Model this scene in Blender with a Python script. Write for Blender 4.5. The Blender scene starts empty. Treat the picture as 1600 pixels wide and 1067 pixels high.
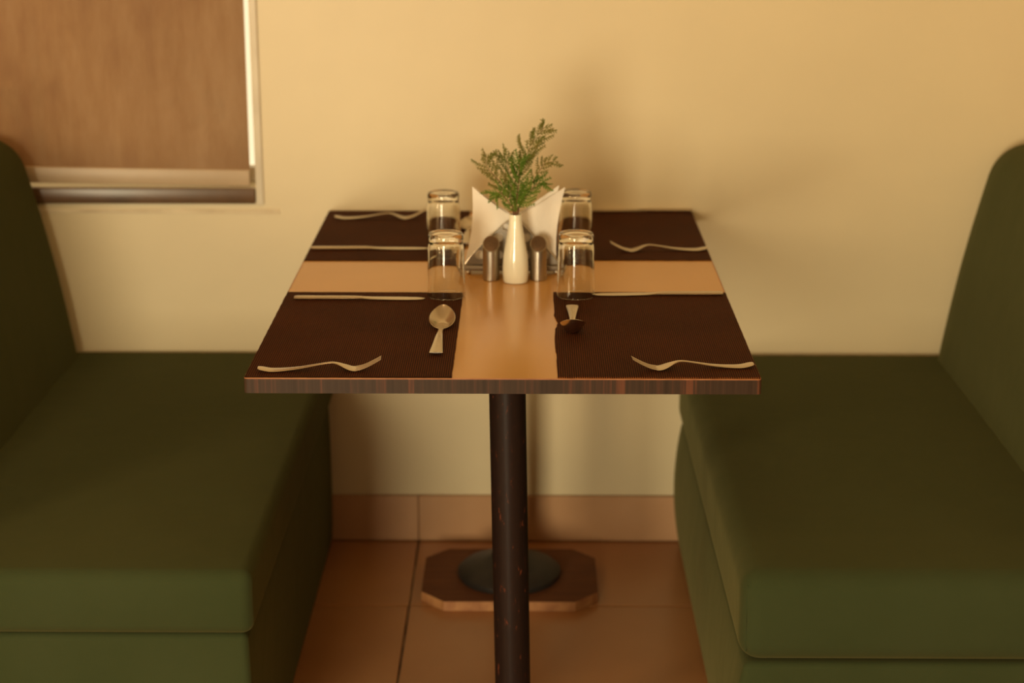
import bpy, bmesh, math, random
from mathutils import Vector, Matrix, Euler
R = math.radians
PI = math.pi
C = bpy.context.scene.collection
scene = bpy.context.scene

# ------------------------------------------------------------------ camera, world, lights, exposure
FPX, CX, CY = 2800.0, 800.0, 533.5            # focal length in pixels of the 1600x1067 frame
CAM = Vector((0.037, -3.727, 1.546))
PITCH, YAW = 16.22, 0.511
cd = bpy.data.cameras.new('camera'); cam = bpy.data.objects.new('camera', cd); C.objects.link(cam)
cam.location = CAM; cam.rotation_euler = (R(90 - PITCH), 0, R(YAW))
cd.sensor_width = 36; cd.lens = FPX * 36 / 1600; cd.clip_start = 0.05
cd.dof.use_dof = True; cd.dof.focus_distance = 2.72; cd.dof.aperture_fstop = 3.2
scene.camera = cam

w = bpy.data.worlds.new('world'); scene.world = w; w.use_nodes = True
w.node_tree.nodes['Background'].inputs[0].default_value = (1.0, 0.68, 0.38, 1)
w.node_tree.nodes['Background'].inputs[1].default_value = 0.7

def area(name, loc, target, sx, sy, power, col):
    l = bpy.data.lights.new(name, 'AREA'); l.shape = 'RECTANGLE'; l.size = sx; l.size_y = sy
    l.energy = power; l.color = col
    o = bpy.data.objects.new(name, l); C.objects.link(o); o.location = loc
    o.rotation_euler = (Vector(target) - Vector(loc)).to_track_quat('-Z', 'Y').to_euler()
    return o
area('window_daylight', (-1.22, -6.1, 0.90), (0.0, 0, 0.6), 1.0, 1.7, 285, (0.96, 0.82, 0.535))
area('left_side_light', (-2.8, -3.6, 1.35), (0.1, 0, 0.8), 0.6, 0.8, 46, (1.0, 0.74, 0.40))  # unseen second light from the left, set by cast shadows; no window modelled
area('added_overhead_fill', (-0.3, -2.2, 2.7), (-0.2, -0.2, 1.2), 0.6, 0.6, 9, (1.0, 0.62, 0.28))  # warm overhead fill added for the seat tops; no fixture hangs here
vs = scene.view_settings
vs.view_transform = 'Standard'; vs.look = 'None'; vs.gamma = 1; vs.use_curve_mapping = False
vs.exposure = -0.66

# ------------------------------------------------------------------ helpers
ROT = Euler((R(90 - PITCH), 0, R(YAW))).to_matrix()
def ray(px, py): return ROT @ Vector(((px - CX) / FPX, -(py - CY) / FPX, -1))
def at_z(px, py, z):
    d = ray(px, py); return CAM + d * ((z - CAM.z) / d.z)
def at_y(px, py, y):
    d = ray(px, py); return CAM + d * ((y - CAM.y) / d.y)

def link(name, bm, m=None, parent=None, smooth=True, recalc=True):
    if recalc: bmesh.ops.recalc_face_normals(bm, faces=bm.faces)
    me = bpy.data.meshes.new(name); bm.to_mesh(me); bm.free()
    if smooth:
        for p in me.polygons: p.use_smooth = True
        try: me.set_sharp_from_angle(angle=R(38))
        except Exception: pass
    o = bpy.data.objects.new(name, me); C.objects.link(o)
    if m:
        for x in (m if isinstance(m, (list, tuple)) else [m]): me.materials.append(x)
    if parent: o.parent = parent
    return o
def thing(name, label, cat, loc=(0, 0, 0), rotz=0, group=None):
    o = bpy.data.objects.new(name, None); C.objects.link(o)
    o.empty_display_size = 0.05
    o.location = loc; o.rotation_euler = (0, 0, rotz)
    return tag(o, label, cat, group)
def tag(o, label, cat, group=None):
    o['label'] = label; o['category'] = cat
    if group: o['group'] = group
    return o
def struct(o, label=None, cat=None):
    o['kind'] = 'structure'
    if label: o['label'] = label
    if cat: o['category'] = cat
    return o
def box(bm, x0, x1, y0, y1, z0, z1, bev=0, seg=2, mi=0):
    r = bmesh.ops.create_cube(bm, size=1)
    vs_ = r['verts']
    for v in vs_:
        v.co = Vector(((x0 + x1) / 2 + v.co.x * (x1 - x0), (y0 + y1) / 2 + v.co.y * (y1 - y0), (z0 + z1) / 2 + v.co.z * (z1 - z0)))
    fs = {f for v in vs_ for f in v.link_faces}
    for f in fs: f.material_index = mi
    if bev:
        es = list({e for v in vs_ for e in v.link_edges})
        bmesh.ops.bevel(bm, geom=es, offset=bev, segments=seg, affect='EDGES', profile=0.5)
def bx(name, x0, x1, y0, y1, z0, z1, m, parent=None, bev=0, seg=2):
    bm = bmesh.new(); box(bm, x0, x1, y0, y1, z0, z1, bev, seg); return link(name, bm, m, parent)
def tube(bm, pts, rads, n=8, cap=True):
    rings = []
    for i, p in enumerate(pts):
        p = Vector(p)
        t = (Vector(pts[min(i + 1, len(pts) - 1)]) - Vector(pts[max(i - 1, 0)]))
        t = t.normalized() if t.length > 1e-9 else Vector((0, 0, 1))
        a = t.cross(Vector((0, 1, 0)))
        if a.length < 0.1: a = t.cross(Vector((1, 0, 0)))
        a.normalize(); b = t.cross(a)
        rings.append([bm.verts.new(p + (a * math.cos(k * 2 * PI / n) + b * math.sin(k * 2 * PI / n)) * rads[i]) for k in range(n)])
    for i in range(len(rings) - 1):
        for k in range(n):
            bm.faces.new((rings[i][k], rings[i][(k + 1) % n], rings[i + 1][(k + 1) % n], rings[i + 1][k]))
    if cap:
        bm.faces.new(rings[0][::-1]); bm.faces.new(rings[-1])
def lathe(bm, prof, n=48, closed=False):
    rings = []
    for r, z in prof:
        if r < 1e-6: rings.append([bm.verts.new((0, 0, z))])
        else: rings.append([bm.verts.new((r * math.cos(2 * PI * k / n), r * math.sin(2 * PI * k / n), z)) for k in range(n)])
    pairs = list(zip(rings, rings[1:]))
    for A, B in pairs:
        for k in range(n):
            a, b = A[k % len(A)], A[(k + 1) % len(A)]; c, d = B[(k + 1) % len(B)], B[k % len(B)]
            if len(A) == 1 and len(B) == 1: continue
            if len(A) == 1: bm.faces.new((a, c, d))
            elif len(B) == 1: bm.faces.new((a, b, c))
            else: bm.faces.new((a, b, c, d))
def prism(bm, pts, z0, z1):
    a = [bm.verts.new((x, y, z0)) for x, y in pts]; b = [bm.verts.new((x, y, z1)) for x, y in pts]
    bm.faces.new(a[::-1]); bm.faces.new(b)
    for i in range(len(pts)):
        j = (i + 1) % len(pts); bm.faces.new((a[i], a[j], b[j], b[i]))
def ticks(lo, hi, r, n):
    out = [lo + r * (1 - math.cos(k / 6 * PI / 2)) for k in range(7)]
    out += [lo + r + (hi - lo - 2 * r) * k / n for k in range(1, n)]
    out += [hi - r * (1 - math.cos(k / 6 * PI / 2)) for k in range(6, -1, -1)]
    return out
def rbox(bm, lo, hi, r, n=(14, 20, 6), warp=None):
    """upholstered block: a gridded box whose edges are rounded by r, then warped"""
    T = [ticks(lo[i], hi[i], r, n[i]) for i in range(3)]
    V = {}
    def vert(i, j, k):
        if (i, j, k) not in V:
            p = Vector((T[0][i], T[1][j], T[2][k]))
            q = Vector([min(max(p[a], lo[a] + r), hi[a] - r) for a in range(3)])
            d = p - q
            p = q + d.normalized() * r if d.length > 1e-9 else p
            if warp: p = warp(p)
            V[(i, j, k)] = bm.verts.new(p)
        return V[(i, j, k)]
    L = [len(t) - 1 for t in T]
    for ax in range(3):
        u, v = [a for a in range(3) if a != ax]
        for side in (0, L[ax]):
            for a in range(L[u]):
                for b in range(L[v]):
                    ids = []
                    for da, db in ((0, 0), (1, 0), (1, 1), (0, 1)):
                        t = [0, 0, 0]; t[ax] = side; t[u] = a + da; t[v] = b + db; ids.append(vert(*t))
                    try: bm.faces.new(ids)
                    except ValueError: pass

# ------------------------------------------------------------------ materials
def mat(name, col, rough=0.5, metal=0.0, **kw):
    m = bpy.data.materials.new(name); m.use_nodes = True
    b = m.node_tree.nodes['Principled BSDF']
    b.inputs['Base Color'].default_value = (*col, 1); b.inputs['Roughness'].default_value = rough
    b.inputs['Metallic'].default_value = metal
    for k, v in kw.items(): b.inputs[k.replace('_', ' ')].default_value = v
    return m
class N:
    def __init__(s, m): s.t = m.node_tree; s.b = s.t.nodes['Principled BSDF']
    def n(s, typ, ins=None, **props):
        x = s.t.nodes.new(typ)
        for k, v in props.items(): setattr(x, k, v)
        for k, v in (ins or {}).items():
            if hasattr(v, 'links') and hasattr(v, 'is_output'): s.t.links.new(v, x.inputs[k])
            else: x.inputs[k].default_value = v
        return x
    def link(s, a, b): s.t.links.new(a, b)
    def coords(s, scale=(1, 1, 1)):
        tc = s.n('ShaderNodeTexCoord'); mp = s.n('ShaderNodeMapping', {'Vector': tc.outputs['Object'], 'Scale': scale}); return mp.outputs[0]
    def ramp(s, fac, stops):
        r = s.n('ShaderNodeValToRGB', {'Fac': fac}); e = r.color_ramp.elements
        while len(e) < len(stops): e.new(0.5)
        for x, (p, c) in zip(e, stops): x.position = p; x.color = (*c, 1)
        return r.outputs[0]
    def noise(s, vec, scale, detail=4, rough=0.5):
        return s.n('ShaderNodeTexNoise', {'Vector': vec, 'Scale': scale, 'Detail': detail, 'Roughness': rough}).outputs['Fac']
    def bump(s, h, strength, dist):
        s.link(s.n('ShaderNodeBump', {'Height': h, 'Strength': strength, 'Distance': dist}).outputs[0], s.b.inputs['Normal'])
    def col(s, c): s.link(c, s.b.inputs['Base Color'])

M = {}
def noisy(name, c1, c2, scale, rough, metal=0, stretch=(1, 1, 1), bump=0, bscale=None, bdist=0.002, **kw):
    m = mat(name, c1, rough, metal, **kw); q = N(m); v = q.coords(stretch)
    q.col(q.ramp(q.noise(v, scale), [(0.35, c1), (0.68, c2)]))
    if bump: q.bump(q.noise(v, bscale or scale, 6), bump, bdist)
    M[name] = m; return m
noisy('wall_paint', (0.68, 0.565, 0.36), (0.73, 0.61, 0.39), 2.2, 0.42, bump=0.06, bscale=9, bdist=0.01)
noisy('plaster_patch', (0.62, 0.50, 0.34), (0.80, 0.68, 0.48), 12, 0.7)
noisy('floor_tile', (0.44, 0.20, 0.075), (0.51, 0.24, 0.095), 3.0, 0.30, bump=0.05, bscale=20, bdist=0.001)
noisy('skirting_tile', (0.48, 0.265, 0.13), (0.54, 0.31, 0.165), 5.0, 0.33)
noisy('grout', (0.10, 0.055, 0.03), (0.30, 0.20, 0.12), 14, 0.9)
noisy('ceiling_paint', (0.70, 0.60, 0.42), (0.74, 0.64, 0.45), 2, 0.8)
noisy('frame_paint', (0.70, 0.62, 0.50), (0.80, 0.72, 0.58), 10, 0.4)
noisy('dark_stone', (0.09, 0.05, 0.025), (0.16, 0.085, 0.04), 9, 0.30)
noisy('wood_block', (0.13, 0.04, 0.010), (0.17, 0.055, 0.014), 8, 0.8, stretch=(1, 6, 6))
noisy('raw_wood', (0.50, 0.24, 0.09), (0.30, 0.11, 0.04), 30, 0.6)
noisy('cast_iron', (0.020, 0.016, 0.013), (0.034, 0.026, 0.020), 30, 0.55, 0.1, bump=0.15, bscale=160, bdist=0.0005)
noisy('steel', (0.56, 0.50, 0.43), (0.62, 0.56, 0.48), 8, 0.24, 1.0)
noisy('brushed_steel', (0.42, 0.37, 0.31), (0.50, 0.45, 0.38), 60, 0.32, 1.0, stretch=(1, 1, 30))
noisy('shaker_top', (0.17, 0.11, 0.07), (0.20, 0.13, 0.08), 60, 0.4, 0.8)
noisy('holder_steel', (0.25, 0.215, 0.175), (0.30, 0.26, 0.21), 30, 0.55, 0.85)
noisy('ceramic', (0.90, 0.86, 0.68), (0.92, 0.88, 0.72), 5, 0.12, Coat_Weight=0.5)
noisy('napkin_paper', (0.82, 0.74, 0.64), (0.86, 0.79, 0.70), 30, 0.85, bump=0.2, bscale=400, bdist=0.0004)
noisy('green_leaf', (0.06, 0.14, 0.010), (0.16, 0.24, 0.025), 45, 0.55)
noisy('olive_leaf', (0.10, 0.13, 0.015), (0.22, 0.18, 0.035), 45, 0.6)
noisy('twig', (0.13, 0.055, 0.02), (0.20, 0.09, 0.035), 60, 0.7)
M['hole'] = mat('hole_dark', (0.01, 0.008, 0.006), 0.8)
M['glass'] = mat('tumbler_glass', (0.97, 0.96, 0.92), 0.0, 0, Transmission_Weight=1.0, IOR=1.47)

# green velvet upholstery
m = mat('green_velvet', (0.06, 0.085, 0.025), 0.9, 0, Specular_IOR_Level=0.05, Sheen_Weight=0.125, Sheen_Roughness=0.5); q = N(m)
m.node_tree.nodes['Principled BSDF'].inputs['Sheen Tint'].default_value = (0.86, 0.70, 0.28, 1)
v = q.coords(); q.col(q.ramp(q.noise(v, 3.5, 5, 0.6), [(0.3, (0.034, 0.046, 0.018)), (0.7, (0.042, 0.054, 0.023))]))
a = q.noise(v, 5.0, 3); b2 = q.noise(v, 700.0, 1)
mx = q.n('ShaderNodeMath', {0: a, 1: q.n('ShaderNodeMath', {0: b2, 1: 0.03}, operation='MULTIPLY').outputs[0]}, operation='ADD').outputs[0]
q.bump(mx, 0.25, 0.02); M['velvet'] = m

# tan laminate of the tabletop
m = mat('tan_laminate', (0.62, 0.35, 0.13), 0.19, 0); q = N(m)
v = q.coords((1, 1, 1)); q.col(q.ramp(q.noise(v, 3, 3), [(0.3, (0.58, 0.30, 0.088)), (0.7, (0.64, 0.345, 0.105))]))
M['laminate'] = m
# dark zebra veneer of the table edge: thin upright reddish streaks
m = mat('edge_veneer', (0.05, 0.03, 0.02), 0.5, 0, Specular_IOR_Level=0.2); q = N(m)
v = q.coords((1, 1, 0.015))
n1 = q.noise(v, 150, 3, 0.6); n2 = q.noise(v, 22, 2)
ns = q.n('ShaderNodeMath', {0: n1, 1: q.n('ShaderNodeMath', {0: n2, 1: 0.45}, operation='MULTIPLY').outputs[0]}, operation='ADD').outputs[0]
c = q.ramp(ns, [(0.50, (0.030, 0.017, 0.010)), (0.76, (0.044, 0.025, 0.015)), (0.86, (0.070, 0.030, 0.017)), (0.93, (0.12, 0.045, 0.023))])
q.col(c); M['veneer'] = m
noisy('worn_edge', (0.30, 0.11, 0.045), (0.42, 0.18, 0.08), 50, 0.5)

# woven placemat
m = mat('woven_vinyl', (0.045, 0.018, 0.008), 0.7, 0, Specular_IOR_Level=0.08); q = N(m)
v = q.coords()
wx = q.n('ShaderNodeTexWave', {'Vector': v, 'Scale': 95.0, 'Distortion': 0.0}, wave_type='BANDS', bands_direction='X').outputs['Fac']
wy = q.n('ShaderNodeTexWave', {'Vector': v, 'Scale': 95.0, 'Distortion': 0.0}, wave_type='BANDS', bands_direction='Y').outputs['Fac']
ml = q.n('ShaderNodeMath', {0: wx, 1: wy}, operation='MULTIPLY').outputs[0]
patch = q.noise(v, 6, 4)
ad = q.n('ShaderNodeMath', {0: ml, 1: q.n('ShaderNodeMath', {0: patch, 1: 0.35}, operation='MULTIPLY').outputs[0]}, operation='ADD').outputs[0]
q.col(q.ramp(ad, [(0.12, (0.012, 0.003, 0.0006)), (0.55, (0.048, 0.010, 0.0012)), (1.0, (0.20, 0.060, 0.016))]))
q.bump(ml, 0.6, 0.0012); M['mat'] = m

# brown roller blind, mottled with upright streaks
m = mat('blind_fabric', (0.45, 0.24, 0.10), 0.6, 0); q = N(m)
v = q.coords((1, 1, 0.22)); n1 = q.noise(v, 30, 6, 0.65); v2 = q.coords((1, 1, 0.7)); n2 = q.noise(v2, 2.4, 3)
sm = q.n('ShaderNodeMath', {0: n1, 1: n2}, operation='ADD').outputs[0]
hv = q.n('ShaderNodeMath', {0: sm, 1: 0.5}, operation='MULTIPLY').outputs[0]
q.col(q.ramp(hv, [(0.34, (0.36, 0.195, 0.095)), (0.50, (0.43, 0.26, 0.13)), (0.68, (0.50, 0.33, 0.19))])); q.bump(n1, 0.1, 0.003)
M['blind'] = m
noisy('blind_rail', (0.46, 0.34, 0.22), (0.52, 0.39, 0.26), 8, 0.4)
# daylit frosted pane (a lit window)
m = mat('lit_pane', (0.9, 0.9, 0.85), 0.4); m.node_tree.nodes['Principled BSDF'].inputs['Emission Color'].default_value = (1, 0.90, 0.60, 1)
m.node_tree.nodes['Principled BSDF'].inputs['Emission Strength'].default_value = 1.35; M['pane'] = m
# painted pole with copper scratches
m = mat('pole_paint', (0.028, 0.014, 0.010), 0.42, 0.0, Specular_IOR_Level=0.18); q = N(m)
v = q.coords((2.2, 2.2, 0.9)); n1 = q.noise(v, 55, 3, 0.5)
q.col(q.ramp(n1, [(0.0, (0.014, 0.0075, 0.006)), (0.64, (0.018, 0.009, 0.007)), (0.72, (0.11, 0.030, 0.014))])); M['pole'] = m

# ------------------------------------------------------------------ the room shell
WX0, WX1 = -3.0, 3.0; FRONT = -7.5; TOP = 2.8
OX0, OX1, OZ0, OZ1 = -2.0, -0.5385, 0.800, 2.15        # window opening
bm = bmesh.new()
box(bm, WX0, OX0, 0, 0.2, 0, TOP); box(bm, OX1, WX1, 0, 0.2, 0, TOP)
box(bm, OX0, OX1, 0, 0.2, 0, OZ0); box(bm, OX0, OX1, 0, 0.2, OZ1, TOP)
struct(link('wall_back', bm, M['wall_paint'], smooth=False))
struct(bx('wall_left', WX0 - 0.2, WX0, FRONT, 0.2, 0, TOP, M['wall_paint']))
struct(bx('wall_right', WX1, WX1 + 0.2, FRONT, 0.2, 0, TOP, M['wall_paint']))
struct(bx('ceiling', WX0 - 0.2, WX1 + 0.2, FRONT, 0.2, TOP, TOP + 0.1, M['ceiling_paint']))
floor = struct(bx('floor', WX0 - 0.2, WX1 + 0.2, FRONT, 0.2, -0.1, -0.0035, M['grout']))
# floor tiles, 60 cm, joints recessed
tm = {}
def tile(parent, x0, x1, y0, y1, z0, z1, m, name='tile'):
    key = (round(x1 - x0, 4), round(y1 - y0, 4), round(z1 - z0, 4), m.name)
    if key not in tm:
        bm = bmesh.new(); sx, sy, sz = (x1 - x0) / 2, (y1 - y0) / 2, (z1 - z0) / 2
        box(bm, -sx, sx, -sy, sy, -sz, sz, 0.0012, 1)
        o = link(name, bm, m, parent); tm[key] = o.data
    else:
        o = bpy.data.objects.new(name, tm[key]); C.objects.link(o); o.parent = parent
    o.location = ((x0 + x1) / 2, (y0 + y1) / 2, (z0 + z1) / 2)
    return o
g = 0.0022
for i in range(-4, 5):
    x0 = -0.204 + 0.6 * i; x1 = x0 + 0.6
    x0 = max(x0, WX0); x1 = min(x1, WX1)
    if x1 - x0 < 0.05: continue
    tile(floor, x0 + g, x1 - g, -0.352 + g, -0.001, -0.012, 0, M['floor_tile'])
    for j in range(6):
        tile(floor, x0 + g, x1 - g, -0.952 - 0.6 * j + g, -0.352 - 0.6 * j - g, -0.012, 0, M['floor_tile'])
# skirting of tiles
sk = struct(bx('baseboard_back', WX0, WX1, -0.004, 0, 0.0, 0.107, M['grout']))
for i in range(-5, 6):
    x0 = max(-0.204 + 0.6 * i, WX0); x1 = min(-0.204 + 0.6 * (i + 1), WX1)
    if x1 - x0 < 0.05: continue
    tile(sk, x0 + 0.0008, x1 - 0.0008, -0.011, -0.0035, 0.0025, 0.108, M['skirting_tile'])

# window: opening, frame, lit pane, dark sill, blind
bm = bmesh.new()
FR = 0.018
bm = bmesh.new(); box(bm, OX0 + 0.001, OX1 - 0.001, 0.105, 0.112, OZ0 + 0.001, OZ1 - 0.001)
win = struct(link('window_1', bm, M['pane'], smooth=False), 'daylit pane behind the brown blind')
bm = bmesh.new()
box(bm, OX1 - 0.008, OX1 - 0.001, 0.085, 0.104, OZ0, OZ1, 0.002)
box(bm, OX0 + 0.001, OX0 + 0.03, 0.070, 0.104, OZ0, OZ1, 0.002)
box(bm, OX0 + 0.03, OX1 - 0.008, 0.070, 0.104, OZ0, OZ0 + 0.03, 0.002)
box(bm, OX0 + 0.03, OX1 - 0.008, 0.070, 0.104, OZ1 - 0.03, OZ1, 0.002)
bx('mullion', -1.30, -1.27, 0.072, 0.102, OZ0 + 0.03, OZ1 - 0.03, M['frame_paint'], win)
link('window_frame', bm, M['frame_paint'], win)
# pale architrave strip at the right of the opening, on the wall face
struct(bx('trim_1', OX1 + 0.001, OX1 + 0.0165, -0.006, -0.0005, 0.764, OZ1 + 0.02, M['frame_paint'], None, 0.0015))
# dark stone edge of the sill
struct(bx('window_sill', OX0, OX1 - 0.001, -0.009, 0.06, 0.766, 0.799, M['dark_stone'], None, 0.002))
# plaster patch line under the sill
bm = bmesh.new()
pl = [(-1.10, 0.7535), (-0.90, 0.7515), (-0.70, 0.7545), (-0.62, 0.7520), (-0.49, 0.7540), (-0.489, 0.7425), (-0.80, 0.7440), (-1.10, 0.7460)]
A = [bm.verts.new((x, -0.0018, z)) for x, z in pl]; B = [bm.verts.new((x, -0.0001, z)) for x, z in pl]
bm.faces.new(A); bm.faces.new(B[::-1])
for i in range(len(pl)):
    j = (i + 1) % len(pl); bm.faces.new((A[i], B[i], B[j], A[j]))
struct(link('trim_2', bm, M['plaster_patch'], smooth=False))
bl = thing('roller_blind', 'mottled brown roller blind pulled down over the window on the left', 'blind', (-1.27, 0.008, 0.803))
NX, NZ = 30, 30
bm = bmesh.new(); grid = []
bx0, bx1 = OX0 + 0.02, OX1 - 0.012
for k in range(NZ + 1):
    z = 0.836 + (2.08 - 0.836) * k / NZ
    row = []
    for i in range(NX + 1):
        t = i / NX
        right = bx1 + 0.004 * k / NZ
        x = bx0 + (right - bx0) * t
        row.append(bm.verts.new((x + 1.27, 0.0008 * math.sin(t * 9 + z * 4), z - 0.803 + 0.0135 * (bx1 - x) * (1 - k / NZ))))
    grid.append(row)
for k in range(NZ):
    for i in range(NX): bm.faces.new((grid[k][i], grid[k][i + 1], grid[k + 1][i + 1], grid[k + 1][i]))
bmesh.ops.solidify(bm, geom=bm.faces[:], thickness=0.0012)
link('fabric', bm, M['blind'], bl)
bm = bmesh.new(); box(bm, bx0 + 1.27, bx1 + 1.27, -0.006, 0.006, -0.001, 0.034, 0.003)
for v_ in bm.verts: v_.co.z += 0.0135 * (bx1 + 1.27 - v_.co.x)
link('bottom_rail', bm, M['blind_rail'], bl)
bm = bmesh.new(); tube(bm, [(bx0 + 1.27, 0, 1.30), (bx1 + 1.27, 0, 1.30)], [0.022, 0.022], 20); link('roller', bm, M['blind_rail'], bl)

# ------------------------------------------------------------------ benches
def bench(side, xin, xbase, xback, ztop, zbot, front, r, label, bulge):
    s = side
    t = thing('booth_bench', label, 'bench', ((xin + 0.3 * s), -0.6, 0), 0, None)
    ox, oy = t.location.x, t.location.y
    def X(a, b): return (min(a, b) - ox, max(a, b) - ox)
    # plinth upholstered in the same cloth
    def warp_base(p):
        zz = (p.z) / zbot
        bl_ = bulge * math.sin(PI * min(max(zz, 0), 1)) ** 0.8
        if (p.x + ox) * s < abs(xbase) + 0.05: p.x -= s * bl_
        return p
    x0, x1 = X(xbase, xback + s * 0.18)
    bm = bmesh.new(); rbox(bm, (x0, front + 0.006 - oy, 0.004), (x1, -0.013 - oy, zbot), 0.012, (12, 20, 12), warp_base)
    base = link('base', bm, M['velvet'], t)
    # upright corner seam on the base
    bm = bmesh.new()
    xs = xbase - ox + s * 0.008
    pts = [(xs - s * bulge * math.sin(PI * k / 12) ** 0.8, front + 0.006 + 0.0035 - oy, 0.012 + (zbot - 0.024) * k / 12) for k in range(13)]
    tube(bm, pts, [0.0022] * 13, 6); link('seam', bm, M['velvet'], base)
    # seat cushion
    x0, x1 = X(xin, xback + s * 0.06)
    def warp_seat(p):
        u = (p.x - x0) / (x1 - x0); v_ = (p.y - (front - oy)) / (1.19)
        up = (p.z - zbot) / (ztop - zbot)
        if up > 0.5: p.z += 0.006 * math.sin(PI * min(max(u, 0), 1)) * math.sin(PI * min(max(v_, 0), 1))
        if p.y < front - oy + 0.03: p.y -= 0.006 * math.sin(PI * min(max(up, 0), 1))
        return p
    bm = bmesh.new(); rbox(bm, (x0, front - oy, zbot), (x1, -0.004 - oy, ztop), r, (16, 24, 5), warp_seat)
    cu = link('seat_cushion', bm, M['velvet'], t)
    bm = bmesh.new()
    xe = xin - ox + s * 0.010
    tube(bm, [(xe, front - oy + 0.008, zbot + 0.02), (xe - s * 0.002, front - oy + 0.004, (zbot + ztop) / 2), (xe, front - oy + 0.010, ztop - 0.022)], [0.0016] * 3, 6)
    link('corner_seam', bm, M['velvet'], cu)
    # leaning backrest
    zt = 0.918 if s < 0 else 0.908
    lean = 0.205
    x0, x1 = X(xback, xback + s * 0.17)
    def warp_back(p):
        p.x += s * lean * (p.z - 0.44)
        zz = (p.z - 0.44) / 0.46
        if zz > 0 and ((p.x + ox) * s < abs(xback) + lean * (p.z - 0.44) + 0.06): p.x -= s * 0.008 * math.sin(PI * min(zz, 1))
        return p
    bm = bmesh.new(); rbox(bm, (x0, front + 0.004 - oy, 0.34), (x1, -0.004 - oy, zt), 0.066, (4, 24, 12), warp_back)
    link('backrest', bm, M['velvet'], t)
    return t
bench(-1, -0.385, -0.396, -0.925, 0.441, 0.334, -1.198, 0.020,
      'green velvet booth bench left of the table, under the window blind', 0.003)
bench(1, 0.366, 0.376, 0.912, 0.441, 0.290, -1.200, 0.034,
      'green velvet booth bench right of the table, with thicker seat cushion', 0.016)

# ------------------------------------------------------------------ table
TZ = 0.75; TX = 0.385; TY0, TY1 = -1.189, -0.006
tb = thing('dining_table', 'narrow booth table with tan top, dark streaked edge and two poles', 'table', (0, -0.6, 0))
oy = -0.6
def round_rect(x0, x1, y0, y1, r, n=5):
    pts = []
    for cx, cy, a0 in ((x1 - r, y1 - r, 0), (x0 + r, y1 - r, 90), (x0 + r, y0 + r, 180), (x1 - r, y0 + r, 270)):
        for k in range(n + 1):
            a = R(a0 + 90 * k / n); pts.append((cx + r * math.cos(a), cy + r * math.sin(a)))
    return pts
bm = bmesh.new(); prism(bm, round_rect(-TX + 0.0022, TX - 0.0022, TY0 + 0.0022 - oy, TY1 - 0.0022 - oy, 0.004), TZ - 0.022, TZ)
link('tabletop', bm, M['laminate'], tb)
bm = bmesh.new()
prism_pts = round_rect(-TX, TX, TY0 - oy, TY1 - oy, 0.006); inner = round_rect(-TX + 0.002, TX - 0.002, TY0 + 0.002 - oy, TY1 - 0.002 - oy, 0.0045)
def band(bm, outer, inner, z0, z1):
    n = len(outer)
    q_ = [[bm.verts.new((x, y, z)) for x, y in P] for P, z in ((outer, z0), (outer, z1), (inner, z1), (inner, z0))]
    for a in range(4):
        for i in range(n):
            bm.faces.new((q_[a][i], q_[a][(i + 1) % n], q_[(a + 1) % 4][(i + 1) % n], q_[(a + 1) % 4][i]))
band(bm, prism_pts, inner, TZ - 0.0235, TZ - 0.0015); link('edge_band', bm, M['veneer'], tb)
bm = bmesh.new(); band(bm, round_rect(-TX + 0.0004, TX - 0.0004, TY0 + 0.0004 - oy, TY1 - oy, 0.006), inner, TZ - 0.0015, TZ - 0.0001)
link('worn_rim', bm, M['worn_edge'], tb)
def pedestal(y, top, bot, rad, wood):
    base_y = y - oy
    dx = top[0] - bot[0]
    bm = bmesh.new(); tube(bm, [(bot[0], base_y, 0.045), (top[0], base_y, TZ - 0.026)], [rad, rad], 40)
    link('pole', bm, M['pole'], tb)
    bm = bmesh.new(); box(bm, top[0] - 0.10, top[0] + 0.10, base_y - 0.10, base_y + 0.10, TZ - 0.028, TZ - 0.0225, 0.002)
    link('mounting_plate', bm, M['cast_iron'], tb)
    z0 = 0.0215 if wood else 0.001
    bm = bmesh.new(); lathe(bm, [(0, z0), (0.104, z0), (0.108, z0 + 0.006), (0.108, z0 + 0.014), (0.100, z0 + 0.021), (0.080, z0 + 0.029), (0.055, z0 + 0.037), (0.037, z0 + 0.046), (0.034, z0 + 0.060), (0, z0 + 0.060)], 56)
    o = link('dome_foot', bm, M['cast_iron'], tb); o.location = (bot[0], base_y, 0)
    if wood:
        hx, hy, cxx, cyy = 0.182, 0.138, 0.048, 0.050
        P = [(-hx + cxx, -hy), (hx - cxx, -hy), (hx, -hy + cyy), (hx, hy - cyy), (hx - cxx, hy), (-hx + cxx, hy), (-hx, hy - cyy), (-hx, -hy + cyy)]
        bm = bmesh.new(); prism(bm, [(x, yy) for x, yy in P], 0.0005, 0.0212)
        for f in bm.faces: f.material_index = 0 if f.normal.z > 0.5 else 1
        bmesh.ops.recalc_face_normals(bm, faces=bm.faces)
        for f in bm.faces: f.material_index = 0 if abs(f.normal.z) > 0.5 else 1
        o = link('octagonal_foot_board', bm, [M['wood_block'], M['raw_wood']], tb, smooth=False); o.location = (bot[0] + 0.002, base_y + 0.004, 0)
pedestal(-0.245, (0.0, 0), (0.0, 0), 0.024, True)
pedestal(-0.95, (0.0035, 0), (0.015, 0), 0.030, True)

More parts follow.
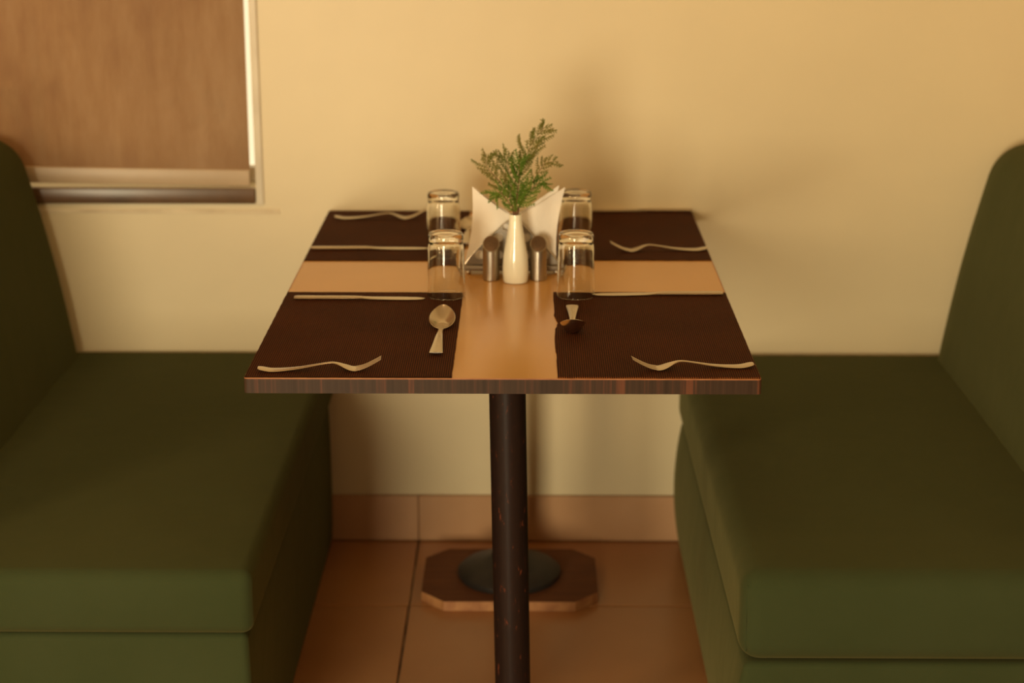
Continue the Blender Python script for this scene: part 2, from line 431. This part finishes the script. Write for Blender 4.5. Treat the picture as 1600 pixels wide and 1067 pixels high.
# ------------------------------------------------------------------ placemats
MZ = TZ + 0.0020
def placemat(x0, x1, y0, y1, rot, label, torn=0, seed=1):
    rnd = random.Random(seed)
    cx, cy = (x0 + x1) / 2, (y0 + y1) / 2
    hx, hy = (x1 - x0) / 2, (y1 - y0) / 2
    P = []
    n = 40
    P += [(-hx + 2 * hx * k / n, -hy + rnd.uniform(-.0004, .0004)) for k in range(n)]
    P += [(hx + rnd.uniform(-.0005, .0005) * (1 if torn <= 0 else 1), -hy + 2 * hy * k / n) for k in range(n)]
    P += [(hx - 2 * hx * k / n, hy + rnd.uniform(-.0004, .0004)) for k in range(n)]
    L = []
    for k in range(n):
        yy = hy - 2 * hy * k / n; dx = rnd.uniform(-.0005, .0005)
        if torn and 0.02 < yy < 0.10: dx += 0.006 * (1 - abs(yy - 0.05) / 0.05) + rnd.uniform(-0.0015, 0.0015)
        if torn and -0.12 < yy <= -0.02: dx -= 0.001
        L.append((-hx + dx, yy))
    P += L
    bm = bmesh.new(); prism(bm, P, 0.0, 0.0018)
    o = link('placemat', bm, M['mat']); o.location = (cx, cy, TZ + 0.0002); o.rotation_euler.z = R(rot)
    tag(o, label, 'placemat', 'woven placemats on the table')
placemat(-0.3835, -0.0755, -1.186, -0.690, 0, 'dark brown woven placemat at the near left corner of the table', seed=1)
placemat(0.082, 0.3835, -1.186, -0.686, 0, 'dark brown woven placemat at near right table corner, frayed inner edge', 1, seed=2)
placemat(-0.3835, -0.085, -0.452, -0.010, 0, 'dark brown woven placemat at the far left, against the wall', seed=3)
placemat(0.085, 0.3835, -0.445, -0.010, 0, 'dark brown woven placemat at the far right, against the wall', seed=4)

# ------------------------------------------------------------------ cutlery
def ribbon(bm, prof, curve=0.0):
    """prof: (s, z of middle, half width, thickness); lens-shaped cross-section"""
    rings = []
    for s, z, hw, th in prof:
        rr = []
        for k in range(10):
            a = 2 * PI * k / 10
            rr.append(bm.verts.new((s, hw * math.cos(a), z + th / 2 * math.sin(a) + curve * (math.cos(a) ** 2) * hw)))
        rings.append(rr)
    for i in range(len(rings) - 1):
        for k in range(10): bm.faces.new((rings[i][k], rings[i][(k + 1) % 10], rings[i + 1][(k + 1) % 10], rings[i + 1][k]))
    bm.faces.new(rings[0][::-1]); bm.faces.new(rings[-1])
def smooth_prof(keys, n=40):
    out = []
    s0, s1 = keys[0][0], keys[-1][0]
    for k in range(n + 1):
        s = s0 + (s1 - s0) * k / n
        for i in range(len(keys) - 1):
            if keys[i][0] <= s <= keys[i + 1][0] + 1e-9: break
        a, b = keys[i], keys[i + 1]; p = keys[max(i - 1, 0)]; q_ = keys[min(i + 2, len(keys) - 1)]
        t = (s - a[0]) / (b[0] - a[0]); h = b[0] - a[0]; row = [s]
        for c in range(1, len(a)):
            m0 = (b[c] - p[c]) / (b[0] - p[0]) * h; m1 = (q_[c] - a[c]) / (q_[0] - a[0]) * h
            row.append((2 * t**3 - 3 * t**2 + 1) * a[c] + (t**3 - 2 * t**2 + t) * m0 + (-2 * t**3 + 3 * t**2) * b[c] + (t**3 - t**2) * m1)
        out.append(row)
    return out
CUTG = 'steel cutlery laid on the placemats'
def place(pxa, pxb, z=MZ):
    a = at_z(*pxa, z); b = at_z(*pxb, z); d = b - a
    return a, math.atan2(d.y, d.x), d.length
def fork(label, pa, pb, L=None):
    a, rz, l = place(pa, pb); L = L or l
    t = thing('fork', label, 'fork', (a.x, a.y, MZ), rz, CUTG)
    k = L / 0.187
    keys = [(0.000, .0060, .0065, .0016), (0.004, .0050, .0100, .0024), (0.022, .0020, .0104, .0028), (0.060, .0044, .0066, .0028), (0.095, .0100, .0036, .0028),
            (0.112, .0120, .0034, .0030), (0.122, .0104, .0066, .0024), (0.134, .0056, .0122, .0020), (0.142, .0028, .0130, .0018), (0.150, .0020, .0130, .0018)]
    bm = bmesh.new(); ribbon(bm, [(s * k, z, h, th) for s, z, h, th in smooth_prof(keys, 48)]); link('handle', bm, M['steel'], t)
    for i in range(4):
        yc = -0.0102 + i * 0.0068
        kk = [(0.147, .0021, .0026, .0018), (0.158, .0044, .0020, .0018), (0.172, .0105, .0017, .0017), (0.187, .0190, .0008, .0012)]
        bm = bmesh.new(); ribbon(bm, [(s * k, z, h, th) for s, z, h, th in smooth_prof(kk, 12)])
        for v_ in bm.verts: v_.co.y += yc * (1 - 0.10 * (v_.co.x / k - 0.146) / 0.04)
        link('tine', bm, M['steel'], t)
    return t
def knife(label, pa, pb):
    a, rz, L = place(pa, pb)
    t = thing('table_knife', label, 'knife', (a.x, a.y, MZ), rz, CUTG)
    k = L / 0.22
    bm = bmesh.new(); ribbon(bm, [(s * k, z, h, th) for s, z, h, th in smooth_prof([(0, .0030, .0072, .0035), (.004, .0030, .0082, .0055), (.05, .0030, .0074, .0058), (.10, .0032, .0062, .0056), (.115, .0032, .0058, .0040)], 26)])
    link('handle', bm, M['steel'], t)
    bm = bmesh.new(); ribbon(bm, [(s * k, z, h, th) for s, z, h, th in smooth_prof([(.113, .0032, .0058, .0036), (.135, .0026, .0085, .0018), (.18, .0022, .0098, .0014), (.208, .0021, .0080, .0013), (.217, .0021, .0045, .0012), (.22, .0021, .0008, .0010)], 30)])
    link('blade', bm, M['steel'], t)
    return t
def spoon(label, pa, ang, L=0.205, tip=0.024, neck=0.004, rotfix=None, wfac=1.0, roll=0, endz=.004, deep=.0125):
    a = at_z(*pa, MZ)
    t = thing('spoon', label, 'spoon', (a.x, a.y, MZ), R(ang), CUTG)
    k = L / 0.205
    hl = 0.136
    bm = bmesh.new(); ribbon(bm, [(s * k, z, h, th) for s, z, h, th in smooth_prof([(0, endz + .001, .0095, .0018), (.004, endz, .0105, .0026), (.03, endz + .001, .0088, .0026), (.09, neck + .004, .0052, .0028), (.125, neck + .002, .0038, .0034), (.140, neck + .0005, .0062, .0030)], 34)])
    h_ = link('handle', bm, M['steel'], t)
    # bowl
    bm = bmesh.new(); nu, nv = 22, 16; G = []
    bl_ = 0.070 * k
    for i in range(nu + 1):
        u = i / nu; uu = 0.5 - 0.5 * math.cos(PI * u)
        wd = 0.0222 * wfac * (math.sin(PI * uu) ** 0.5) * (1.10 - 0.28 * uu) if 0 < uu < 1 else 0.0006
        row = []
        for j in range(nv + 1):
            v_ = -1 + 2 * j / nv
            rimz = neck + (tip - neck) * uu
            dep = min(deep, rimz + 0.004) * (math.sin(PI * uu) ** 0.7 if 0 < uu < 1 else 0) * (1 - v_ * v_)
            row.append(bm.verts.new((hl * k + bl_ * uu, wd * v_, max(rimz - dep, 0.0016))))
        G.append(row)
    for i in range(nu):
        for j in range(nv): bm.faces.new((G[i][j], G[i + 1][j], G[i + 1][j + 1], G[i][j + 1]))
    bmesh.ops.recalc_face_normals(bm, faces=bm.faces)
    bmesh.ops.solidify(bm, geom=bm.faces[:], thickness=0.0011)
    link('bowl', bm, M['steel'], t)
    return t
fork('steel fork at the near left corner, tines pointing right', (403, 580), (596, 577.5))
fork('steel fork at the near right corner, tines pointing left', (1177, 573.5), (987, 578))
fork('steel fork lying along the wall on the far left placemat', (523, 342), (650, 342), 0.187)
fork('steel fork on the far right placemat, beside the tan strip', (1105, 391), (953, 393))
knife('steel knife on near left placemat, beside the tan strip', (460, 467), (664, 468))
knife('steel knife on near right placemat, beside the tan strip', (1129, 460.5), (927, 461.5))
knife('steel knife on far left placemat, beside the tan strip', (486, 389.5), (670, 389.5))
knife('steel knife lying along the wall on the far right placemat', (1080, 330), (925, 330))
spoon('steel spoon on near left placemat, bowl toward the glasses', (681, 556), 89.4, L=0.215, tip=0.024, neck=0.003)
spoon('steel spoon on near right placemat, dark hollow bowl toward the near table edge', (894, 483), -91, L=0.176, tip=0.031, neck=0.004, wfac=0.95, endz=.006, deep=.021)
spoon('steel spoon on far left placemat, partly behind the glasses', (726, 384), 88, L=0.19, tip=0.018, neck=0.004)

# ------------------------------------------------------------------ tumblers, upside down
def tumbler_mesh():
    H, rb, rt = 0.112, 0.0335, 0.0300       # rb: open rim on the table, rt: thick foot on top
    prof = [(rb - 0.0011, 0.0004), (rb - 0.0005, 0.0), (rb, 0.0006), (rb - 0.0001, 0.003), (rb - 0.0008, 0.02), (rt + 0.0016, 0.080), (rt + 0.0002, 0.092), (rt - 0.0007, 0.0955), (rt + 0.0002, 0.099),
            (rt + 0.0004, 0.107), (rt - 0.0012, 0.1110), (rt - 0.004, 0.1120), (rt - 0.008, 0.1114), (0.010, 0.1108), (0, 0.1106),]
    inner = [(0, 0.0990), (0.015, 0.0985), (0.023, 0.0965), (0.0265, 0.0920), (0.0285, 0.080), (rb - 0.0021, 0.02), (rb - 0.0013, 0.003), (rb - 0.0012, 0.0012), (rb - 0.0011, 0.0004)]
    bm = bmesh.new(); lathe(bm, prof, 56)
    lathe(bm, inner, 56)
    bmesh.ops.remove_doubles(bm, verts=bm.verts, dist=1e-5)
    return bm
gl = None
for (px, py, lab) in ((697.5, 461.5, 'upturned clear glass, near one on the left of the vase'), (899.5, 461.5, 'upturned clear glass, near one on the right of the vase')):
    p = at_z(px, py, MZ)
    if gl is None: gl = link('drinking_glass', tumbler_mesh(), M['glass']); o = gl
    else: o = gl.copy(); C.objects.link(o)
    o.location = (p.x, p.y, MZ + 0.0002); tag(o, lab, 'glass', 'upturned glasses on the table')
for (px, py, lab) in ((692.5, 300.5, 'upturned clear glass, far one on the left of the napkins'), (899.5, 299.5, 'upturned clear glass, far one on the right of the napkins')):
    p = at_z(px, py, MZ + 0.111)
    o = gl.copy(); C.objects.link(o); o.location = (p.x, p.y, MZ + 0.0002); tag(o, lab, 'glass', 'upturned glasses on the table')

# ------------------------------------------------------------------ vase, shakers
vp = at_z(805.5, 440, TZ)
vase = thing('bud_vase', 'small glossy cream ceramic bud vase in the middle of the table', 'vase', (vp.x, vp.y, TZ + 0.0002))
bm = bmesh.new()
prof = [(0, 0.0), (0.0200, 0.0), (0.0220, 0.0012), (0.0231, 0.005), (0.0238, 0.018), (0.0236, 0.030), (0.0222, 0.048), (0.0196, 0.064), (0.0165, 0.080), (0.0138, 0.094),
        (0.0119, 0.105), (0.0112, 0.114), (0.0114, 0.122), (0.0112, 0.1236), (0.0100, 0.1236), (0.0094, 0.118), (0.0094, 0.104), (0.014, 0.080), (0.019, 0.05), (0.019, 0.01), (0, 0.008)]
lathe(bm, prof, 56)
# slightly squared foot
for v_ in bm.verts:
    a = math.atan2(v_.co.y, v_.co.x); f = 1 + 0.045 * max(0, 1 - v_.co.z / 0.06) * (-math.cos(4 * a)) * 0.5
    v_.co.x *= f; v_.co.y *= f
link('vase_body', bm, M['ceramic'], vase)
def shaker(px, py, label, nh):
    p = at_z(px, py, TZ)
    t = thing('table_shaker', label, 'shaker', (p.x, p.y, TZ + 0.0002), 0, 'salt and pepper shakers beside the vase')
    r_, n = 0.0152, 48
    top = lambda y: 0.0655 + 0.0115 * (y / r_)
    bm = bmesh.new(); rings = []
    for rr, f in ((r_ - 0.001, 0.0), (r_, 0.001 / 0.06), (r_, 1.0), (r_ - 0.0006, 1.008)):
        rings.append([bm.verts.new((rr * math.cos(2 * PI * k / n), rr * math.sin(2 * PI * k / n), top(r_ * math.sin(2 * PI * k / n)) * f)) for k in range(n)])
    for i in range(3):
        for k in range(n): bm.faces.new((rings[i][k], rings[i][(k + 1) % n], rings[i + 1][(k + 1) % n], rings[i + 1][k]))
    bm.faces.new(rings[0][::-1]); bm.faces.new(rings[3]); link('body', bm, M['brushed_steel'], t)
    bm = bmesh.new()
    A = [bm.verts.new((0.0136 * math.cos(2 * PI * k / n), 0.0136 * math.sin(2 * PI * k / n), top(0.0136 * math.sin(2 * PI * k / n)) + 0.0004)) for k in range(n)]
    B = [bm.verts.new((v_.co.x * 0.97, v_.co.y * 0.97, v_.co.z + 0.0008)) for v_ in A]
    for k in range(n): bm.faces.new((A[k], A[(k + 1) % n], B[(k + 1) % n], B[k]))
    bm.faces.new(B); bm.faces.new(A[::-1]); cap = link('lid', bm, M['shaker_top'], t)
    bm = bmesh.new()
    for k in range(nh):
        a = 2 * PI * k / nh; x, y = 0.005 * math.cos(a), 0.005 * math.sin(a)
        bmesh.ops.create_circle(bm, cap_ends=True, segments=10, radius=0.0007, matrix=Matrix.Translation((x, y, top(y) + 0.0015)) @ Matrix.Rotation(math.atan(0.0115 / r_), 4, 'X'))
    link('pouring_holes', bm, M['hole'], cap, smooth=False)
shaker(767.5, 436.5, 'steel shaker with slanted top, on the left of the vase', 3)
shaker(841, 436.5, 'steel shaker with slanted top, on the right of the vase', 5)

# ------------------------------------------------------------------ napkin holder and napkins
hp = at_z(800.5, 428, TZ)
HX, HY = hp.x, hp.y + 0.012
nh = thing('napkin_holder', 'steel napkin holder with round holes behind the vase', 'napkin holder', (HX, HY, TZ + 0.0002))
def panel(yoff, name):
    cu = bpy.data.curves.new(name, 'CURVE'); cu.dimensions = '2D'; cu.fill_mode = 'BOTH'; cu.extrude = 0.0005
    hw, z0 = 0.086, 0.019
    pts = []
    n = 28
    for k in range(n + 1):     # rounded peak: sides bow outwards
        t = k / n; a = PI * t
        x = -hw * math.cos(a) * (1.0)
        u = abs(x) / hw
        z = z0 + 0.090 * (1 - u) ** 0.86 * 1.0
        if u < 0.18: z -= 0.010 * (1 - u / 0.18) ** 2
        pts.append((x, z))
    def spl(P):
        s = cu.splines.new('POLY'); s.points.add(len(P) - 1)
        for q_, (x, y) in zip(s.points, P): q_.co = (x, y, 0, 1)
        s.use_cyclic_u = True
    spl(pts)
    for hx, hz, r_ in ((-0.059, 0.036, .0086), (-0.025, 0.069, .0086), (-0.012, 0.088, .0060), (0.025, 0.069, .0086), (0.059, 0.036, .0086), (0.009, 0.052, .0070), (-0.025, 0.036, .0086), (0.025, 0.036, .0086)):
        spl([(hx + r_ * math.cos(-2 * PI * k / 24), hz + r_ * math.sin(-2 * PI * k / 24)) for k in range(24)])
    tmp = bpy.data.objects.new('tmp', cu); C.objects.link(tmp)
    dg = bpy.context.evaluated_depsgraph_get(); me = bpy.data.meshes.new_from_object(tmp.evaluated_get(dg))
    bpy.data.objects.remove(tmp); bpy.data.curves.remove(cu)
    me.name = name; me.materials.clear(); me.materials.append(M['holder_steel'])
    o = bpy.data.objects.new(name, me); C.objects.link(o); o.parent = nh
    o.rotation_euler = (R(90), 0, 0); o.location = (0, yoff, 0)
    return o
panel(-0.014, 'perforated_panel'); panel(0.014, 'perforated_panel')
rim = []
for k in range(29):
    x = -0.086 * math.cos(PI * k / 28); u = abs(x) / 0.086
    rim.append((x, -0.0146, 0.019 + 0.090 * (1 - u) ** 0.86 - (0.010 * (1 - u / 0.18) ** 2 if u < 0.18 else 0)))
bm = bmesh.new(); tube(bm, rim, [0.0009] * 29, 8); link('polished_rim', bm, M['steel'], nh)
bm = bmesh.new(); box(bm, -0.087, 0.087, -0.017, 0.017, 0.006, 0.0165, 0.003, 3); link('base_tray', bm, M['holder_steel'], nh)
for sx in (-1, 1):
    for sy in (-1, 1):
        bm = bmesh.new(); bmesh.ops.create_uvsphere(bm, u_segments=14, v_segments=8, radius=0.0045, matrix=Matrix.Translation((sx * 0.080, sy * 0.013, 0.0042))); link('foot', bm, M['steel'], nh)
    bm = bmesh.new(); tube(bm, [(sx * 0.088, -0.016, 0.013), (sx * 0.092, -0.008, 0.017), (sx * 0.092, 0.008, 0.017), (sx * 0.088, 0.016, 0.013)], [0.0022] * 4, 8); link('side_wire', bm, M['steel'], nh)

def napkin(peak, outer, valley, yoff, label, fold, seed):
    """a paper napkin folded to a triangle with its peak up, three soft layers"""
    s = 1 if peak[0] > valley[0] else -1
    cx = (outer[0] + valley[0]) / 2
    t = thing('paper_napkin', label, 'napkin', (cx, HY + yoff, TZ + 0.017), 0, 'paper napkins in the holder')
    t0 = t.location
    rnd = random.Random(seed)
    for layer in range(3):
        dy = (layer - 1) * 0.0016; sh = layer * 0.0022
        bm = bmesh.new(); n = 12; G = []
        bot_in = Vector((valley[0] + s * 0.002, TZ + 0.020)); bot_out = Vector((outer[0], TZ + 0.020))
        for i in range(n + 1):
            u = i / n
            top = Vector((valley[0] + (peak[0] - s * sh - valley[0]) * u, valley[1] + (peak[1] - sh * 1.4 - valley[1]) * u - 0.002 * math.sin(PI * u)))
            bot = bot_in.lerp(bot_out, u)
            col_ = []
            for j in range(n + 1):
                v_ = j / n
                p = bot.lerp(top, v_)
                bow = s * 0.006 * math.sin(PI * v_) * u * -1
                yy = dy + 0.004 * math.sin(u * PI * 2 + seed) * v_ + fold * (u - 0.3) * v_ + 0.0015 * math.sin(7 * u + 3 * v_ + seed + layer)
                col_.append(bm.verts.new((p.x + bow - t0.x, yy, p.y - t0.z)))
            G.append(col_)
        for i in range(n):
            for j in range(n): bm.faces.new((G[i][j], G[i + 1][j], G[i + 1][j + 1], G[i][j + 1]))
        bmesh.ops.recalc_face_normals(bm, faces=bm.faces)
        bmesh.ops.solidify(bm, geom=bm.faces[:], thickness=0.0006)
        link('paper_layer', bm, M['napkin_paper'], t)
def wz(px, py, y):
    p = at_y(px, py, y); return (p.x, p.z)
y0 = HY
napkin(wz(738, 290, y0), wz(727, 410, y0), wz(803, 340, y0), -0.0035, 'white paper napkin peaking to the left, front of the pair', -0.006, 1)
napkin(wz(883, 291, y0), wz(869, 418, y0), wz(797, 342, y0), -0.0035, 'white paper napkin peaking to the right, front of the pair', -0.006, 2)
napkin(wz(742, 294, y0), wz(735, 410, y0), wz(810, 342, y0), 0.0055, 'white paper napkin peaking to the left, behind the front one', 0.004, 3)
napkin(wz(874, 290, y0), wz(864, 418, y0), wz(792, 344, y0), 0.0055, 'white paper napkin peaking to the right, behind the front one', 0.004, 4)

# ------------------------------------------------------------------ cypress sprigs
def sprig(path, label, seed, leafm, spread=1.0, start=0.25, dens=26, yl=0.5):
    rnd = random.Random(seed)
    P = [Vector((wz(x, y, vp.y)[0], vp.y + dy, wz(x, y, vp.y)[1])) for x, y, dy in path]
    base = Vector((vp.x + rnd.uniform(-.003, .003), vp.y + rnd.uniform(-.003, .003), TZ + 0.02))
    P = [base] + P
    t = thing('cypress_sprig', label, 'sprig', base, 0, 'cypress sprigs in the vase')
    # resample
    def at(u):
        f = 1 + u * (len(P) - 2); i = min(int(f), len(P) - 2); k = f - i
        a, b = P[i], P[i + 1]; p0 = P[max(i - 1, 0)]; p3 = P[min(i + 2, len(P) - 1)]
        return 0.5 * ((2 * a) + (b - p0) * k + (2 * p0 - 5 * a + 4 * b - p3) * k * k + (3 * a - p0 - 3 * b + p3) * k ** 3)
    pts = [base] + [at(k / 20) for k in range(21)]
    bm = bmesh.new(); tube(bm, [p - base for p in pts], [0.0011 - 0.0008 * k / 21 for k in range(22)], 6); link('stem', bm, M['twig'], t)
    bm = bmesh.new()
    def leaf(a, d, L, r0):
        b1 = a + d * L * 0.5 + Vector((0, 0, L * 0.06)); tube(bm, [a - base, b1 - base, a + d * L - base], [r0 * 0.8, r0, r0 * 0.25], 4)
    total = sum((pts[i + 1] - pts[i]).length for i in range(1, 21))
    for k in range(dens):
        u = start + (1 - start) * (k + 0.5) / dens
        o = at(u); tan = (at(min(u + 0.03, 1)) - at(max(u - 0.03, 0))).normalized()
        nrm = Vector((tan.z, rnd.uniform(-yl, yl), -tan.x)).normalized()
        sd = 1 if k % 2 else -1
        d = (tan * 0.75 + nrm * sd * 0.85).normalized()
        taper = math.sin(PI * min(1, 0.12 + 0.88 * (1 - u))) ** 0.7 if u > 0.5 else 1.0
        L = (0.011 + 0.018 * taper) * spread * rnd.uniform(0.45, 1.15)
        d = (d + Vector((rnd.uniform(-.35, .35), rnd.uniform(-yl, yl), rnd.uniform(-.3, .3)))).normalized()
        mid = o + d * L * 0.5 + tan * L * 0.06; end = o + (d + tan * 0.35).normalized() * L
        tube(bm, [o - base, mid - base, end - base], [0.0006, 0.0006, 0.0003], 4)
        m_ = max(3, int(L / 0.0042))
        n2_ = Vector((d.z, rnd.uniform(-yl, yl), -d.x)).normalized()
        for i in range(m_):
            f = (i + 0.7) / m_; q_ = o.lerp(mid, f * 2) if f < 0.5 else mid.lerp(end, f * 2 - 1)
            for s2 in (-1, 1):
                dd = (d * 0.9 + n2_ * s2 * 0.75 + Vector((0, rnd.uniform(-.3, .3), 0))).normalized()
                leaf(q_, dd, (0.0072 - 0.0035 * f) * rnd.uniform(0.7, 1.35) * spread ** 0.5, 0.00088)
        leaf(end, (end - mid).normalized(), 0.004, 0.0006)
    leaf(at(1), (at(1) - at(0.95)).normalized(), 0.006, 0.0006)
    fo = link('foliage', bm, leafm, t); fo['kind'] = 'stuff'
    return t
gm, om = M['green_leaf'], M['olive_leaf']
sprig([(806, 334, 0), (808, 300, 0), (815, 265, 0), (822, 243, 0), (834, 220, .002), (851, 200, .004)], 'tallest cypress sprig in the vase, curving up to the right', 11, om, 1.25, 0.30, 28)
sprig([(802, 334, 0), (796, 308, 0), (785, 288, -.003), (771, 272, -.004), (760, 258, -.004), (762, 244, -.002)], 'cypress sprig leaning left out of the vase, hooked tip', 12, om, 1.05, 0.20, 24)
sprig([(809, 334, 0), (820, 305, 0), (834, 282, .003), (844, 266, .004), (853, 255, .004), (868, 253, .004)], 'cypress sprig reaching right out of the vase, thin curved tip', 13, om, 0.75, 0.20, 18)
sprig([(805, 334, .002), (800, 300, .006), (795, 272, .008), (792, 254, .010), (788, 245, .010)], 'upright cypress sprig behind, just left of the vase centre', 14, om, 0.95, 0.15, 20)
sprig([(806, 334, -.004), (808, 310, -.008), (810, 290, -.012), (811, 268, -.014), (812, 250, -.015)], 'bushy bright green cypress sprig in the front centre', 15, gm, 1.15, 0.0, 34, 0.9)
sprig([(803, 334, -.004), (797, 318, -.008), (788, 305, -.012), (780, 298, -.014), (773, 306, -.015)], 'short low green cypress sprig drooping left over the rim', 16, gm, 1.0, 0.0, 20, 0.8)
sprig([(808, 334, -.004), (816, 316, -.008), (826, 300, -.010), (838, 286, -.010), (847, 284, -.010)], 'short green cypress sprig leaning right over the rim', 17, gm, 1.1, 0.0, 22, 0.8)
